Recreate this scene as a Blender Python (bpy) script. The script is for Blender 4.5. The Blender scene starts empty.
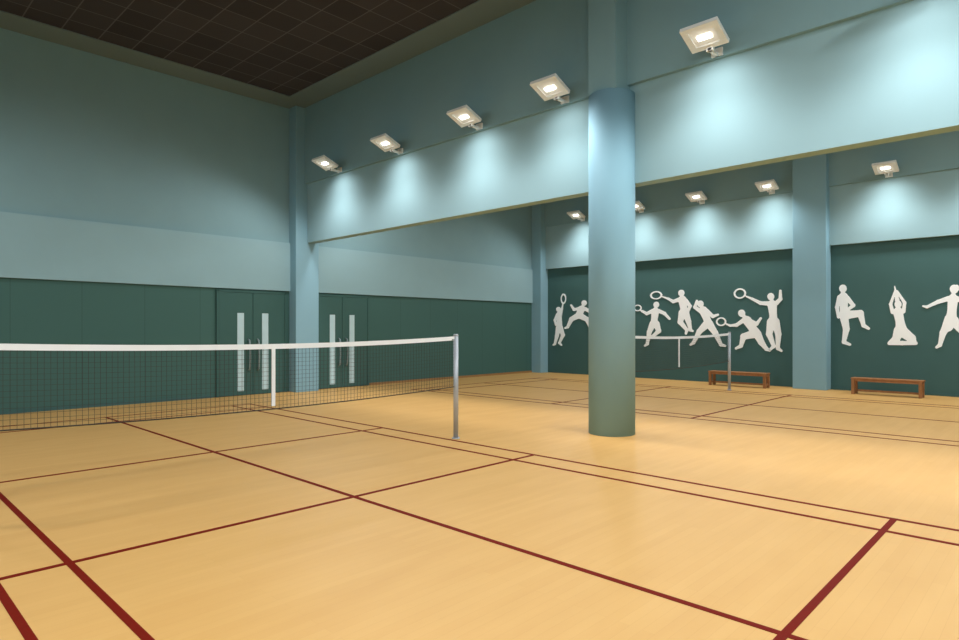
import bpy, bmesh, math
import numpy as np
from mathutils import Vector, Matrix

S = bpy.context.scene
S.view_settings.view_transform = 'Standard'
S.view_settings.look = 'None'
S.view_settings.exposure = 0.0

def s2l(c):
    return tuple(((x/255)/12.92 if x/255 <= 0.04045 else ((x/255+0.055)/1.055)**2.4) for x in c)

# ------------------------------------------------------------------ materials
def new_mat(name, rgb, rough=0.6, metal=0.0, var=0.04, scale=6.0, bump=0.0, spec=0.5):
    m = bpy.data.materials.new(name); m.use_nodes = True
    nt = m.node_tree; b = nt.nodes['Principled BSDF']
    c = s2l(rgb)
    tc = nt.nodes.new('ShaderNodeTexCoord')
    nz = nt.nodes.new('ShaderNodeTexNoise'); nz.inputs['Scale'].default_value = scale
    nz.inputs['Detail'].default_value = 4
    nt.links.new(tc.outputs['Object'], nz.inputs['Vector'])
    cr = nt.nodes.new('ShaderNodeValToRGB')
    cr.color_ramp.elements[0].position = 0.3; cr.color_ramp.elements[1].position = 0.7
    cr.color_ramp.elements[0].color = tuple(x*(1-var) for x in c)+(1,)
    cr.color_ramp.elements[1].color = tuple(min(1, x*(1+var)) for x in c)+(1,)
    nt.links.new(nz.outputs['Fac'], cr.inputs['Fac'])
    nt.links.new(cr.outputs['Color'], b.inputs['Base Color'])
    b.inputs['Roughness'].default_value = rough
    b.inputs['Metallic'].default_value = metal
    b.inputs['Specular IOR Level'].default_value = spec
    if bump > 0:
        bp = nt.nodes.new('ShaderNodeBump'); bp.inputs['Strength'].default_value = bump
        n2 = nt.nodes.new('ShaderNodeTexNoise'); n2.inputs['Scale'].default_value = 120
        nt.links.new(tc.outputs['Object'], n2.inputs['Vector'])
        nt.links.new(n2.outputs['Fac'], bp.inputs['Height'])
        nt.links.new(bp.outputs['Normal'], b.inputs['Normal'])
    return m

def emis_mat(name, rgb, strength):
    m = bpy.data.materials.new(name); m.use_nodes = True
    b = m.node_tree.nodes['Principled BSDF']
    b.inputs['Base Color'].default_value = s2l(rgb)+(1,)
    b.inputs['Emission Color'].default_value = s2l(rgb)+(1,)
    b.inputs['Emission Strength'].default_value = strength
    return m

M_teal  = new_mat('teal_paint', (131,163,169), 0.8, var=0.02, scale=1.5, bump=0.03, spec=0.15)
M_teal_lit = new_mat('lit_teal_paint', (145,176,182), 0.8, var=0.02, scale=1.5, bump=0.03, spec=0.15)  # same teal, lighter: wash light on the lower bands put into the colour
M_col   = new_mat('column_paint', (132,169,182), 0.75, var=0.015, scale=1.5, spec=0.1)
M_white = new_mat('white_tape', (232,235,238), 0.6, var=0.02)
M_sil   = new_mat('silhouette_white', (250,252,252), 0.6, var=0.01)
M_steel = new_mat('post_steel', (176,182,190), 0.4, metal=0.3, var=0.03)
M_dsteel= new_mat('handle_steel', (134,150,152), 0.4, metal=0.3)
M_glass = new_mat('frosted_strip', (190,216,222), 0.3, var=0.03)
M_net   = new_mat('net_cord', (52,46,40), 0.8)
M_bench = new_mat('bench_wood', (154,106,66), 0.55, var=0.15, scale=9, spec=0.3)
M_soff  = new_mat('soffit_paint', (114,131,133), 0.85, var=0.02, scale=1.5, spec=0.1)
M_lamp  = new_mat('lamp_housing', (236,236,232), 0.5)
M_line  = new_mat('court_line_red', (110,22,8), 0.65, var=0.06, scale=20, spec=0.06)
M_base  = new_mat('baseboard_wood', (150,112,66), 0.6)
M_refl  = emis_mat('lamp_reflector', (216,214,206), 0.22)
M_bulb  = emis_mat('lamp_bulb', (255,252,244), 5.0)
M_fill = emis_mat('fill_panel_glow', (250,252,255), 2.0)  # glowing face of the added fill panels

def brick_mat(name, c1, c2, cm, w, h, mortar, rough, coord_rot=None, offset=0.0, spec=0.3, bump=0.0):
    m = bpy.data.materials.new(name); m.use_nodes = True
    nt = m.node_tree; b = nt.nodes['Principled BSDF']
    tc = nt.nodes.new('ShaderNodeTexCoord'); mp = nt.nodes.new('ShaderNodeMapping')
    mp.vector_type = 'POINT'
    if coord_rot: mp.inputs['Rotation'].default_value = coord_rot
    br = nt.nodes.new('ShaderNodeTexBrick')
    br.offset = offset; br.squash = 1.0
    br.inputs['Scale'].default_value = 1.0
    br.inputs['Color1'].default_value = s2l(c1)+(1,)
    br.inputs['Color2'].default_value = s2l(c2)+(1,)
    br.inputs['Mortar'].default_value = s2l(cm)+(1,)
    br.inputs['Mortar Size'].default_value = mortar
    br.inputs['Brick Width'].default_value = w
    br.inputs['Row Height'].default_value = h
    nt.links.new(tc.outputs['Object'], mp.inputs['Vector'])
    nt.links.new(mp.outputs['Vector'], br.inputs['Vector'])
    nt.links.new(br.outputs['Color'], b.inputs['Base Color'])
    b.inputs['Roughness'].default_value = rough
    b.inputs['Specular IOR Level'].default_value = spec
    return m, nt, b, br, mp, tc

M_ceil = brick_mat('acoustic_ceiling_tiles', (70,67,70), (60,58,61), (94,92,94), 0.62, 0.62, 0.012, 0.9, spec=0.1)[0]
M_greenY = brick_mat('green_panel', (67,102,96), (65,100,94), (55,85,80), 1.22, 6.0, 0.006, 0.6, coord_rot=(math.radians(-90),0,0), spec=0.2)[0]
M_greenX = new_mat('green_mural_paint', (66,99,97), 0.65, var=0.02, scale=2, spec=0.2)
M_doorg = new_mat('door_green', (62,96,91), 0.55, var=0.02, spec=0.2)

def floor_mat():
    m, nt, b, br, mp, tc = brick_mat('sprung_wood_floor', (212,167,101), (209,163,97), (203,157,92), 1.9, 0.075, 0.0012, 0.48, offset=0.37, spec=0.22)
    nz = nt.nodes.new('ShaderNodeTexNoise'); nz.inputs['Scale'].default_value = 1.0; nz.inputs['Detail'].default_value = 5
    mp2 = nt.nodes.new('ShaderNodeMapping'); mp2.inputs['Scale'].default_value = (1.1, 4.0, 1)
    nt.links.new(tc.outputs['Object'], mp2.inputs['Vector']); nt.links.new(mp2.outputs['Vector'], nz.inputs['Vector'])
    cr = nt.nodes.new('ShaderNodeValToRGB')
    cr.color_ramp.elements[0].position=0.3; cr.color_ramp.elements[0].color=(0.94,0.915,0.88,1)
    cr.color_ramp.elements[1].position=0.7; cr.color_ramp.elements[1].color=(1,1,1,1)
    nt.links.new(nz.outputs['Fac'], cr.inputs['Fac'])
    mx = nt.nodes.new('ShaderNodeMix'); mx.data_type='RGBA'; mx.blend_type='MULTIPLY'; mx.inputs[0].default_value=1.0
    nt.links.new(br.outputs['Color'], mx.inputs[6]); nt.links.new(cr.outputs['Color'], mx.inputs[7])
    nt.links.new(mx.outputs[2], b.inputs['Base Color'])
    return m
M_floor = floor_mat()

# ------------------------------------------------------------------ mesh helpers
class MB:
    """collects primitives into one mesh"""
    def __init__(s): s.bm = bmesh.new(); s.mats=[]
    def mi(s, m):
        if m not in s.mats: s.mats.append(m)
        return s.mats.index(m)
    def box(s, x0,x1,y0,y1,z0,z1, mat, bevel=0.0, M=None):
        r = bmesh.ops.create_cube(s.bm, size=1.0)
        vs = r['verts']
        for v in vs:
            v.co = Vector(((x0+x1)/2+v.co.x*(x1-x0), (y0+y1)/2+v.co.y*(y1-y0), (z0+z1)/2+v.co.z*(z1-z0)))
        if bevel>0:
            es = set(e for v in vs for e in v.link_edges)
            rr = bmesh.ops.bevel(s.bm, geom=list(es), offset=bevel, segments=2, affect='EDGES', profile=0.5)
            vs = list(set(v for f in rr['faces'] for v in f.verts))
        fs = set(f for v in vs for f in v.link_faces)
        i = s.mi(mat)
        for f in fs: f.material_index = i
        if M is not None:
            for v in vs: v.co = M @ v.co
    def tube(s, pts, r, mat, seg=12, cap=True):
        pts=[Vector(p) for p in pts]; i=s.mi(mat)
        rings=[]
        up=None
        for k,p in enumerate(pts):
            t=(pts[min(k+1,len(pts)-1)]-pts[max(k-1,0)]).normalized()
            if up is None:
                a=Vector((0,0,1)) if abs(t.z)<0.9 else Vector((1,0,0))
                up=(a-t*a.dot(t)).normalized()
            else: up=(up-t*up.dot(t)).normalized()
            w=t.cross(up)
            rr = r[k] if isinstance(r,(list,tuple)) else r
            rings.append([s.bm.verts.new(p+(up*math.cos(2*math.pi*j/seg)+w*math.sin(2*math.pi*j/seg))*rr) for j in range(seg)])
        for a,b in zip(rings[:-1],rings[1:]):
            for j in range(seg):
                f=s.bm.faces.new((a[j],a[(j+1)%seg],b[(j+1)%seg],b[j])); f.material_index=i; f.smooth=True
        if cap:
            f=s.bm.faces.new(rings[0][::-1]); f.material_index=i
            f=s.bm.faces.new(rings[-1]); f.material_index=i
    def done(s, name, loc=(0,0,0), parent=None):
        me=bpy.data.meshes.new(name)
        bmesh.ops.recalc_face_normals(s.bm, faces=s.bm.faces)
        L=Vector(loc)
        if L.length>0:
            for v in s.bm.verts: v.co-=L
        s.bm.to_mesh(me); s.bm.free()
        for m in s.mats: me.materials.append(m)
        o=bpy.data.objects.new(name,me); S.collection.objects.link(o); o.location=L
        if parent is not None:
            o.parent=parent
            o.matrix_parent_inverse=Matrix.Translation(parent.location).inverted()
        return o

def slab(name,x0,x1,y0,y1,z0,z1,mat):
    b=MB(); b.box(x0,x1,y0,y1,z0,z1,mat); return b.done(name)
def empty(name, loc):
    e=bpy.data.objects.new(name,None); e.location=loc; S.collection.objects.link(e); e.empty_display_size=0.2; return e

# ------------------------------------------------------------------ room shell
XL,XR,YB,YF,ZC = -2.0,19.05,-3.5,15.05,7.5
ZL = 5.5   # level of the ledge under the bulkheads
slab('floor', XL-0.2,XR+0.2,YB-0.2,YF+0.2,-0.2,0.0,M_floor)
slab('ceiling', XL-0.2,XR+0.2,YB-0.2,YF+0.2,ZC,ZC+0.2,M_soff)

def wall(name, parts):
    b=MB()
    for p in parts: b.box(*p)
    return b.done(name)
wall('wall_far', [(XL-0.2,XR+0.2,YF,YF+0.2,0,2.66,M_greenY),
                  (XL-0.2,XR+0.2,YF,YF+0.2,2.66,ZC,M_teal)])
slab('trim_1', XL,8.42,YF-0.06,YF,2.66,3.93,M_teal_lit)
slab('trim_2', 9.1,18.6,YF-0.06,YF,2.66,3.93,M_teal_lit)
wall('wall_right', [(XR,XR+0.2,YB,YF,0,3.95,M_greenX),(XR,XR+0.2,YB,YF,3.95,ZC,M_teal)])
def rbeam(y0,y1):
    b=MB()
    b.box(XR-0.14,XR,y0,y1,3.95,5.55,M_teal_lit); b.box(XR-0.22,XR,y0,y1,5.55,ZC,M_teal)
    b.done('wall_bulkhead',(XR,(y0+y1)/2,5.5))
rbeam(YB,4.85); rbeam(5.7,14.6)
wall('wall_left', [(XL-0.2,XL,YB,YF,0,2.66,M_greenX),(XL-0.2,XL,YB,YF,2.66,ZC,M_teal)])
wall('wall_back', [(XL-0.2,XR+0.2,YB-0.2,YB,0,2.66,M_greenY),(XL-0.2,XR+0.2,YB-0.2,YB,2.66,ZC,M_teal)])

# dropped beam dividing the two halls
b=MB()
b.box(8.76,9.0,YB,YF-0.35,3.95,ZL,M_teal_lit)
b.box(8.68,9.08,YB,YF-0.35,ZL,ZC,M_teal)
b.box(8.33,8.95,5.09,5.58,5.37,ZC,M_teal)
b.done('ceiling_beam')

# round column
b=MB()
b.tube([(8.63,5.34,0),(8.63,5.34,5.37)], 0.365, M_col, seg=72)
b.done('column',(8.63,5.34,0))

# pilasters
def pilaster(name,x0,x1,y0,y1):
    b=MB(); b.box(x0,x1,y0,y1,0,ZC,M_col,bevel=0.01); b.done(name,((x0+x1)/2,(y0+y1)/2,0))
pilaster('wall_pilaster',8.42,9.1,14.7,15.05)
pilaster('wall_pilaster',18.6,19.05,4.85,5.7)
pilaster('wall_pilaster',18.6,19.05,14.6,15.05)

# suspended dark tile ceiling
b=MB()
x0,x1,y0,y1=-1.15,7.93,-2.6,14.15
b.box(x0,x1,y0,y1,ZC-0.03,ZC-0.001,M_ceil)
for q in [(x0-0.05,x0,y0,y1),(x1,x1+0.05,y0,y1),(x0-0.05,x1+0.05,y0-0.05,y0),(x0-0.05,x1+0.05,y1,y1+0.05)]:
    b.box(*q,ZC-0.05,ZC-0.001,M_soff)
b.done('acoustic_ceiling_panel')

# baseboards
slab('baseboard_far_left', XL,6.4,YF-0.02,YF,0,0.06,M_greenX)
slab('baseboard_far_right', 11.0,18.6,YF-0.02,YF,0,0.07,M_base)
slab('baseboard_right', XR-0.02,XR,YB,4.85,0,0.06,M_greenX)

# ------------------------------------------------------------------ court lines
def court(name, cx):
    b=MB(); w=0.05; hz=0.003
    yn=6.77; hw=2.84; inn=2.41; ys=1.62; yl=5.63; ye=6.38
    def L(x0,x1,y0,y1,h=hz): b.box(x0,x1,y0,y1,0.0,h,M_line)
    for sx in (-1,1):
        for k in (hw,inn):
            x=cx+sx*k; L(x-w/2,x+w/2,yn-ye,yn+ye)
    L(cx-w/2,cx+w/2,yn-ye,yn+ye)
    for sy in (-1,1):
        for k in (ys,yl,ye):
            y=yn+sy*k; L(cx-hw-w/2,cx+hw+w/2,y-w/2,y+w/2,hz+0.0006)
    return b.done(name)
court('court_lines',3.585); court('court_lines',13.9)

# ------------------------------------------------------------------ nets
def net(cx, half, ynet):
    e=empty('badminton_net',(cx,ynet,0))
    top=lambda x: 1.485+0.065*((x-cx)/half)**2
    for sx,nm in((-1,'post_1'),(1,'post_2')):
        b=MB(); px=cx+sx*half
        b.tube([(px,ynet,0),(px,ynet,0.02)],0.06,M_steel,24)
        b.tube([(px,ynet,0.02),(px,ynet,1.56)],0.038,M_steel,24)
        b.tube([(px,ynet,1.56),(px,ynet,1.585)],[0.044,0.03],M_steel,24)
        b.tube([(px-sx*0.03,ynet,1.5),(px-sx*0.09,ynet,1.5)],0.012,M_dsteel,10)
        b.done(nm,(px,ynet,0),e)
    b=MB(); N=60; xs=[cx-half+0.03+(2*half-0.06)*i/N for i in range(N+1)]
    i=b.mi(M_white)
    prev=None
    for x in xs:
        z=top(x)
        ring=[b.bm.verts.new((x,ynet+dy,z+dz)) for dy,dz in((-.008,0),(.008,0),(.008,-.058),(-.008,-.058))]
        if prev:
            for k in range(4):
                f=b.bm.faces.new((prev[k],prev[(k+1)%4],ring[(k+1)%4],ring[k])); f.material_index=i
        prev=ring
    b.done('top_tape',(cx,ynet,1.5),e)
    b=MB()
    b.box(cx-0.022,cx+0.022,ynet-0.01,ynet+0.01,0.76,1.48,M_white)
    b.done('centre_strap',(cx,ynet,1.1),e)
    b=MB(); r=0.0014; c=0.05
    nv=int((2*half-0.06)/c)
    for k in range(nv+1):
        x=cx-half+0.03+k*(2*half-0.06)/nv
        b.box(x-r,x+r,ynet-r,ynet+r,top(x)-0.76,top(x)-0.05,M_net)
    nh=14
    for k in range(nh):
        dz=0.07+ k*0.05
        b.tube([(x,ynet,top(x)-dz) for x in xs[::3]], r,M_net,4,False)
    b.tube([(x,ynet,top(x)-0.76) for x in xs[::3]], 0.007,M_net,6)
    b.done('mesh',(cx,ynet,1.1),e)
net(3.585,2.97,6.77); net(13.9,2.97,6.77)

# ------------------------------------------------------------------ benches
def bench(cx,cy,ln):
    b=MB(); w=0.36; y0,y1=cy-ln/2,cy+ln/2
    for k in range(3):
        x=cx-w/2+k*(w/3)
        b.box(x+0.004,x+w/3-0.004,y0,y1,0.385,0.42,M_bench,bevel=0.006)
    for y in (y0+0.05,y1-0.05):
        for x in (cx-w/2+0.04,cx+w/2-0.04):
            b.box(x-0.035,x+0.035,y-0.035,y+0.035,0,0.385,M_bench,bevel=0.005)
        b.box(cx-w/2+0.04,cx+w/2-0.04,y-0.02,y+0.02,0.32,0.385,M_bench)
        b.box(cx-w/2+0.04,cx+w/2-0.04,y-0.015,y+0.015,0.07,0.12,M_bench)
    for x in (cx-w/2+0.04,cx+w/2-0.04):
        b.box(x-0.015,x+0.015,y0+0.05,y1-0.05,0.33,0.385,M_bench)
    b.box(cx-0.02,cx+0.02,y0+0.05,y1-0.05,0.07,0.12,M_bench)
    b.done('wooden_bench',(cx,cy,0))
bench(18.2,7.04,1.65); bench(18.2,3.38,1.52)

# ------------------------------------------------------------------ doors
def door(name,cx,hw):
    e=empty(name,(cx,YF,0)); yf=YF
    b=MB(); zt=2.62
    for x in (cx-hw,cx+hw): b.box(x-0.025,x+0.025,yf-0.05,yf,0,zt,M_doorg)
    b.box(cx-hw,cx+hw,yf-0.05,yf,zt-0.05,zt,M_doorg)
    b.done('frame',(cx,yf,0),e)
    for sx,nm in((-1,'leaf_1'),(1,'leaf_2')):
        b=MB()
        xa,xb=sorted((cx+sx*0.006,cx+sx*(hw-0.03)))
        b.box(xa,xb,yf-0.04,yf,0.01,2.565,M_doorg,bevel=0.004)
        xs=cx+sx*0.325
        b.box(xs-0.085,xs+0.085,yf-0.05,yf-0.03,0.11,2.06,M_glass,bevel=0.004)
        hx=cx+sx*0.12
        pts=[(hx,yf-0.035,0.62),(hx,yf-0.10,0.65)]
        for k in range(0,9):
            a=k/8; pts.append((hx,yf-0.115-0.02*math.sin(a*math.pi),0.7+0.62*a))
        pts+=[(hx,yf-0.10,1.37),(hx,yf-0.035,1.40)]
        b.tube(pts,0.022,M_dsteel,10)
        b.done(nm,(cx,yf,0),e)
door('door_1',7.40,0.9) 
door('door_2',10.05,0.9)

# ------------------------------------------------------------------ mural silhouettes (flat cut-outs on right wall)
def caps(chain):
    out=[]
    for a,c in zip(chain[:-1],chain[1:]): out.append((a,c))
    return out
def silhouette(name, yc, ac, hx, vz, chains, rings=()):
    segs=[s for ch in chains for s in caps(ch)]
    allp=[p for ch in chains for p in ch]
    amin=min(p[0]-p[2] for p in allp); amax=max(p[0]+p[2] for p in allp)
    bmin=min(p[1]-p[2] for p in allp); bmax=max(p[1]+p[2] for p in allp)
    for (x,y,rx,ry,t) in rings:
        amin=min(amin,x-rx-2);amax=max(amax,x+rx+2);bmin=min(bmin,y-ry-2);bmax=max(bmax,y+ry+2)
    st=0.35
    gx=np.arange(amin-1.5,amax+1.5,st); gy=np.arange(bmin-1.5,bmax+1.5,st)
    X,Y=np.meshgrid(gx,gy,indexing='ij')
    D=np.full(X.shape,1e3); k=0.7
    for (p,q) in segs:
        ax,ay,ra=p; bx,by,rb=q
        dx,dy=bx-ax,by-ay; L=dx*dx+dy*dy+1e-6
        t=np.clip(((X-ax)*dx+(Y-ay)*dy)/L,0,1)
        d=np.hypot(X-ax-t*dx,Y-ay-t*dy)-0.9*(ra+(rb-ra)*t)
        h=np.clip(0.5+0.5*(D-d)/k,0,1)
        D=D*(1-h)+d*h-k*h*(1-h)
    for (x,y,rx,ry,t) in rings:
        q=np.hypot((X-x)/rx,(Y-y)/ry); d=np.abs(q-1)*min(rx,ry)-t
        D=np.minimum(D,d)
    bm=bmesh.new(); cache={}
    def P(key,a,bb):
        if key not in cache:
            cache[key]=bm.verts.new((0, -(a-ac)/hx, -(bb-329)/vz+1.66))
        return cache[key]
    ins=D<0
    nx,ny=D.shape
    for i in range(nx-1):
        for j in range(ny-1):
            c4=[(i,j),(i+1,j),(i+1,j+1),(i,j+1)]
            f4=[ins[c] for c in c4]
            if not any(f4): continue
            poly=[]
            for m_ in range(4):
                c=c4[m_]; n_=c4[(m_+1)%4]
                if f4[m_]: poly.append(P(('v',)+c,gx[c[0]],gy[c[1]]))
                if f4[m_]!=f4[(m_+1)%4]:
                    t=D[c]/(D[c]-D[n_]); t=min(max(t,0.02),0.98)
                    key=('e',)+tuple(sorted((c,n_)))
                    poly.append(P(key,gx[c[0]]+t*(gx[n_[0]]-gx[c[0]]),gy[c[1]]+t*(gy[n_[1]]-gy[c[1]])))
            if len(poly)>=3:
                try: bm.faces.new(poly)
                except ValueError: pass
    bmesh.ops.recalc_face_normals(bm,faces=bm.faces)
    bmesh.ops.dissolve_limit(bm,angle_limit=math.radians(1.5),verts=bm.verts,edges=bm.edges)
    r=bmesh.ops.extrude_face_region(bm,geom=list(bm.faces))
    for v in r['geom']:
        if isinstance(v,bmesh.types.BMVert): v.co.x-=0.02
    bmesh.ops.recalc_face_normals(bm,faces=bm.faces)
    me=bpy.data.meshes.new(name); bm.to_mesh(me); bm.free(); me.materials.append(M_sil)
    o=bpy.data.objects.new(name,me); o.location=(XR,yc,0); S.collection.objects.link(o)

PL='badminton_player_silhouette'
silhouette(PL,14.03,560,21.5,26.5,[
  [(563,304,.6),(562,309,1.0),(560.5,314,1.8)],
  [(558.5,309,2.4),(558.6,309.5,2.4)],[(558.8,312,1.4),(559,315,3.0),(559.5,322,2.6),(559.5,327,3.2)],
  [(557.5,315,1.8),(555,320,1.3),(556,325,1)],
  [(558.5,328,2.8),(557,336,2.0),(555,344,1.2),(553.5,345,1)],[(560.5,328,2.8),(563,335,2),(559.5,343,1.2),(561.5,345,.9)]],
  [(563.5,299,2.2,4.4,.45)])
silhouette(PL,13.21,578,22.6,27.2,[
  [(584,303,2.8),(584.1,303.4,2.8)],[(583,306,1.4),(581.5,309,3.6),(579,315,3.6)],
  [(579.5,308.5,1.9),(574,309.5,1.4),(571,305,1)],[(585,309,2),(590,312,1.5),(593,309,1)],
  [(577.5,316,3.3),(571.5,319,2.5),(567.5,327,1.5),(565,328,1.1)],[(580.5,316,3.3),(587,319.5,2.5),(590,327,1.5),(593,328,1)]])
silhouette(PL,11.77,612,24.5,28.4,[
  [(612,300,3),(612.1,300.4,3)],[(612,303,1.5),(612,307,4),(612,316,3.2),(612,319,4)],
  [(609,306,2),(603,310,1.5),(600,304,1)],[(615,306,2),(620,311,1.5),(624,307,1)],
  [(610.5,321,3.5),(605,330,2.4),(606,341,1.5),(603,342,1)],[(613.5,321,3.5),(620,328,2.4),(623,338,1.5),(626,339,1)]])
silhouette(PL,10.13,655,27.5,30,[
  [(656.5,304.5,3.1),(656.6,305,3.1)],[(656,308,1.6),(655.5,311.5,4.2),(654.5,320,3.4),(654.5,323,4)],
  [(652.5,311,2.2),(647,313.5,1.7),(642.5,311,1.2),(640,309.5,.6)],
  [(659,311,2.1),(664.5,313.5,1.7),(669.5,319,1.2)],
  [(653,324,3.7),(649.5,332,2.6),(647.5,344,1.6),(645,346,1.1)],[(656.5,324,3.7),(659,331,2.5),(653.5,336,1.7),(650,338,1.2)]],
  [(637.5,307.5,3.6,2.8,.5)])
silhouette(PL,9.42,675,28.8,30.7,[
  [(681.5,293,3.3),(681.6,293.5,3.3)],[(682,296.5,1.7),(682.5,300,4.4),(684,309,3.6),(684,312,4.3)],
  [(680,299.5,2.3),(673.5,301.5,1.8),(668.5,298.5,1.2),(662,296,.6)],
  [(686,301,2.2),(690,306.5,1.7),(688,312,1.2)],
  [(682.5,313,4),(680.5,322,2.8),(687,330,1.7),(686,333.5,1.2)],[(685.5,313,4),(688.5,321.5,2.7),(690.5,330,1.6),(692.5,331,1.1)]],
  [(656,294.5,5.4,3.6,.6)])
silhouette(PL,8.35,707,31.05,31.8,[
  [(700.5,303.5,3.5),(700.7,304,3.5)],[(702,307,1.8),(703.5,310.5,4.6),(707.5,320,3.8),(708.5,323,4.6)],
  [(700,310.5,2.3),(695,307,1.8),(697,300.5,1.2)],
  [(707,311,2.3),(713,316.5,1.8),(718,315,1.2)],
  [(706,325,4.3),(699.5,331.5,3),(693.5,343,1.8),(690.5,345,1.2)],[(710,325,4.3),(715.5,333,3),(721,344.5,1.8),(725,345.5,1.2)]])
silhouette(PL,7.17,745,33.8,33.2,[
  [(741.5,313,3.8),(741.8,313.5,3.8)],[(744,316.5,2),(747,320.5,4.8),(753,329,4.4),(755,332,5)],
  [(744,320,2.5),(736.5,325,1.9),(730,325.5,1.3),(725,323.5,.7)],
  [(750,321,2.4),(756.5,324,1.9),(760.5,318.5,1.3)],
  [(753,334,4.6),(743.5,336.5,3.4),(741,346,2),(736,348.5,1.4)],[(757,334,4.6),(761,342,3.3),(766,348.5,2),(769,350,1.2)]],
  [(720.5,321.5,4.6,3.8,.7)])
silhouette(PL,6.60,765,35.3,34,[
  [(771,296.5,3.7),(771.2,297,3.7)],[(772,300.5,1.9),(772.5,305,5),(773.5,316,4),(773.5,320,4.9)],
  [(769,303.5,2.5),(761,303,2),(752.5,298.5,1.4),(746,295.5,.8)],
  [(776.5,303.5,2.5),(780.5,299.5,2),(780.5,291.5,1.4)],
  [(771.5,322,4.7),(769.5,334,3.4),(774,346,2),(770.5,349.5,1.4)],[(775.5,322,4.7),(778.5,334,3.3),(778,348,2),(781.5,350.5,1.3)]],
  [(739.5,292.5,5.6,4.6,.75)])
FT='fitness_figure_silhouette'
silhouette(FT,4.39,850,42,37,[
  [(843,288,4.1),(843.2,288.6,4.1)],[(843,292.5,2),(843.5,297,5.3),(844,308,4.4),(844.5,313,5.2)],
  [(839.5,297,2.6),(837,307,2.1),(838.5,317,1.6)],[(847.5,298,2.6),(853.5,305.5,2.1),(847,310.5,1.5)],
  [(846,315,4.9),(860.5,313.5,3.6),(863.5,325.5,2.2),(868.5,328.5,1.5)],[(844,316,4.9),(846.5,329,3.6),(844,342,2.2),(850,344.5,1.5)]])
silhouette(FT,3.25,900,46.2,38.9,[
  [(894.5,286,.5),(896.5,296,1.8),(897.2,300,2.6)],[(898,304,3.9),(898.1,304.4,3.9)],[(898,307,2.2),(898,312,5.4),(900,322,4.8),(901,329,6.4)],
  [(892.5,312,2.2),(890.5,304,1.8),(895.0,291,1.2)],[(903.5,311.5,2.2),(904.5,303,1.8),(897,291,1.2)],
  [(899,331,6),(896,339,4.4),(890.5,342.5,2.6)],[(903,332,6),(911.5,338.5,4.6),(913.5,341.5,3)],[(889,343.5,1.9),(902,343,2.4),(915.5,343,2)]])
silhouette(FT,2.22,950,50.7,40.7,[
  [(954,289,4.6),(954.3,289.6,4.6)],[(957,287,2.2),(961,291,1.2)],[(953.5,294,2.2),(953,299.5,5.8),(952,311,5),(951.5,317,6)],
  [(948.5,298.5,2.9),(938,301.5,2.2),(926.5,306.5,1.6),(922.5,305.5,1)],[(957.5,299,2.9),(968,304,2.2),(978,299,1.5)],
  [(950,319,6),(948,326,6.2)],[(949,322,5.6),(943,333,3.8),(940,345,2.3),(936.5,347.5,1.5)],[(954,321,5.6),(963,332,3.8),(972,343,2.3),(977,345,1.5)]])

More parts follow.
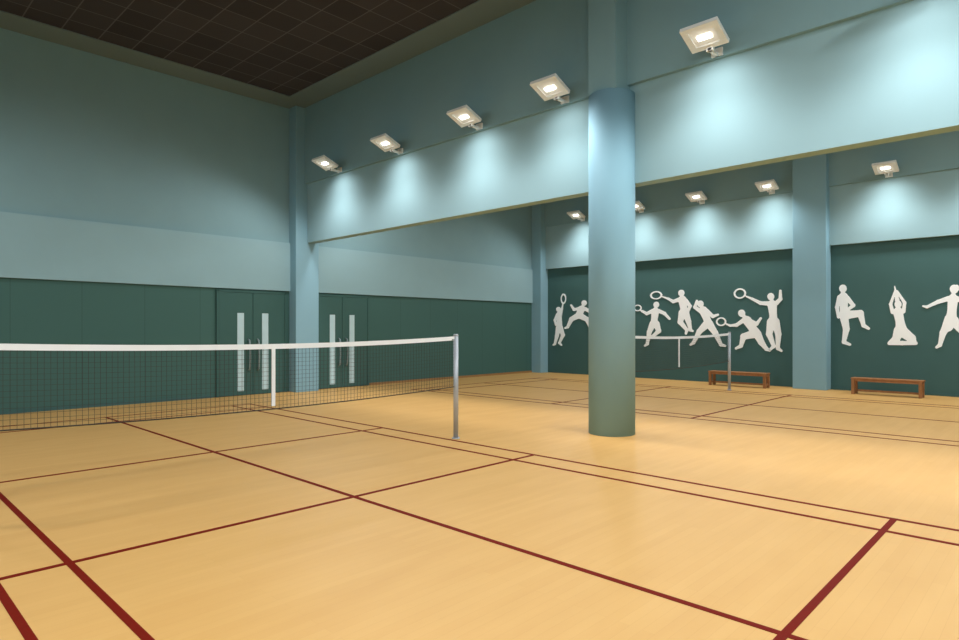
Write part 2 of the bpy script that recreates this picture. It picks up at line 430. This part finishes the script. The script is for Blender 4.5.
# ------------------------------------------------------------------ floodlights
def spot(name,loc,target,energy,ang,blend,rad,col,parent):
    l=bpy.data.lights.new(name,'SPOT'); l.energy=energy; l.spot_size=math.radians(ang); l.spot_blend=blend
    l.shadow_soft_size=rad; l.color=col
    o=bpy.data.objects.new(name,l); S.collection.objects.link(o)
    o.location=loc
    d=Vector(target)-Vector(loc); o.rotation_euler=d.to_track_quat('-Z','Y').to_euler()
    o.parent=parent; o.matrix_parent_inverse=Matrix.Translation(parent.location).inverted()
def flood(xw,y,sx,e_room,e_wash,zc=5.64):
    """xw: face of the bulkhead; sx: direction pointing into the room"""
    cx=xw+sx*0.44
    base=Matrix.Translation((cx,y,zc)) @ Matrix.Rotation(-sx*math.radians(22),4,'Y')
    b=MB()
    hx,hy=0.22,0.26
    b.box(-hx,hx,-hy,hy,0.03,0.05,M_lamp,0.004,base)
    b.box(-hx*.6,hx*.6,-hy*.6,hy*.6,0.05,0.11,M_lamp,0.01,base)
    for q in [(-hx,-hx+.075,-hy,hy),(hx-.075,hx,-hy,hy),(-hx+.075,hx-.075,-hy,-hy+.09),(-hx+.075,hx-.075,hy-.09,hy)]:
        b.box(*q,-0.01,0.03,M_lamp,0.003,base)
    b.box(-hx+.075,hx-.075,-hy+.09,hy-.09,0.015,0.029,M_refl,0,base)
    b.box(-.035,.05,-.10,.10,-0.006,0.012,M_bulb,0.008,base)
    # yoke bracket to the bulkhead
    xa,xb=sorted((cx-sx*0.17,xw))
    b.box(xa,xb,y-0.025,y+0.025,zc-0.13,zc-0.09,M_lamp)
    xa,xb=sorted((cx-sx*0.17,cx-sx*0.23))
    b.box(xa,xb,y-0.05,y+0.05,zc-0.13,zc-0.03,M_lamp,0.005)
    xa,xb=sorted((xw,xw+sx*0.03))
    b.box(xa,xb,y-0.08,y+0.08,max(ZL+0.01 if xw<18 else 5.56,zc-0.18),zc-0.02,M_lamp)
    o=b.done('floodlight',(cx,y,zc))
    if e_room: spot('room_lamp',(cx+sx*0.08,y,zc-0.16),(cx+sx*3.0,y,0),e_room,158,0.6,0.25,(0.98,0.985,1),o)
    if e_wash: spot('wash_lamp',(xw+sx*0.62,y,ZL-0.02),(xw-sx*0.1,y,4.35),e_wash,132,0.9,0.06,(0.99,0.99,1),o)
for y,e in zip([13.05,10.7,8.3,6.28,3.65,1.25,-1.2],[44,44,44,30,40,30,30]):
    flood(8.68,y,-1,185,e)
for y in [12.85,10.5,8.4,6.32,3.45,1.25,-1.2]:
    flood(XR-0.22,y,-1,185,42,5.71)
for y in [13.05,8.4,3.65,-1.2]:
    flood(XL,y,1,330,0)  # left-wall row, out of view, added as fill
    flood(9.08,y,1,260,0)  # unseen row behind the beam, added to light the second hall

# out-of-view fill panels, added overhead to brighten column and walls
def fill_panel(x,y,en):
    b=MB()
    b.box(x-0.62,x+0.62,y-0.32,y+0.32,ZC-0.12,ZC-0.04,M_lamp,0.01)
    b.box(x-0.58,x+0.58,y-0.28,y+0.28,ZC-0.13,ZC-0.115,M_fill)
    o=b.done('added_fill_panel',(x,y,ZC-0.08))
    l=bpy.data.lights.new('fill_lamp','AREA'); l.shape='RECTANGLE'; l.size=1.1; l.size_y=0.5; l.energy=en; l.color=(0.98,0.99,1)
    a=bpy.data.objects.new('fill_lamp',l); S.collection.objects.link(a); a.location=(x,y,ZC-0.15)
    a.parent=o; a.matrix_parent_inverse=Matrix.Translation(o.location).inverted()
fill_panel(0.6,-1.2,240); fill_panel(5.6,-1.2,190)
fill_panel(1.0,2.2,140)
fill_panel(13.9,-0.8,250)

# ------------------------------------------------------------------ world, camera
w=bpy.data.worlds.new('World'); S.world=w; w.use_nodes=True
w.node_tree.nodes['Background'].inputs[0].default_value=(0.5,0.55,0.6,1)
w.node_tree.nodes['Background'].inputs[1].default_value=0.3
cam=bpy.data.cameras.new('camera'); co=bpy.data.objects.new('camera',cam); S.collection.objects.link(co)
co.location=(0,0,1.66); co.rotation_euler=(math.radians(90),0,math.radians(-46.25))
cam.sensor_width=36; cam.lens=622/959*36; cam.shift_y=9/959; cam.clip_start=0.05
S.camera=co
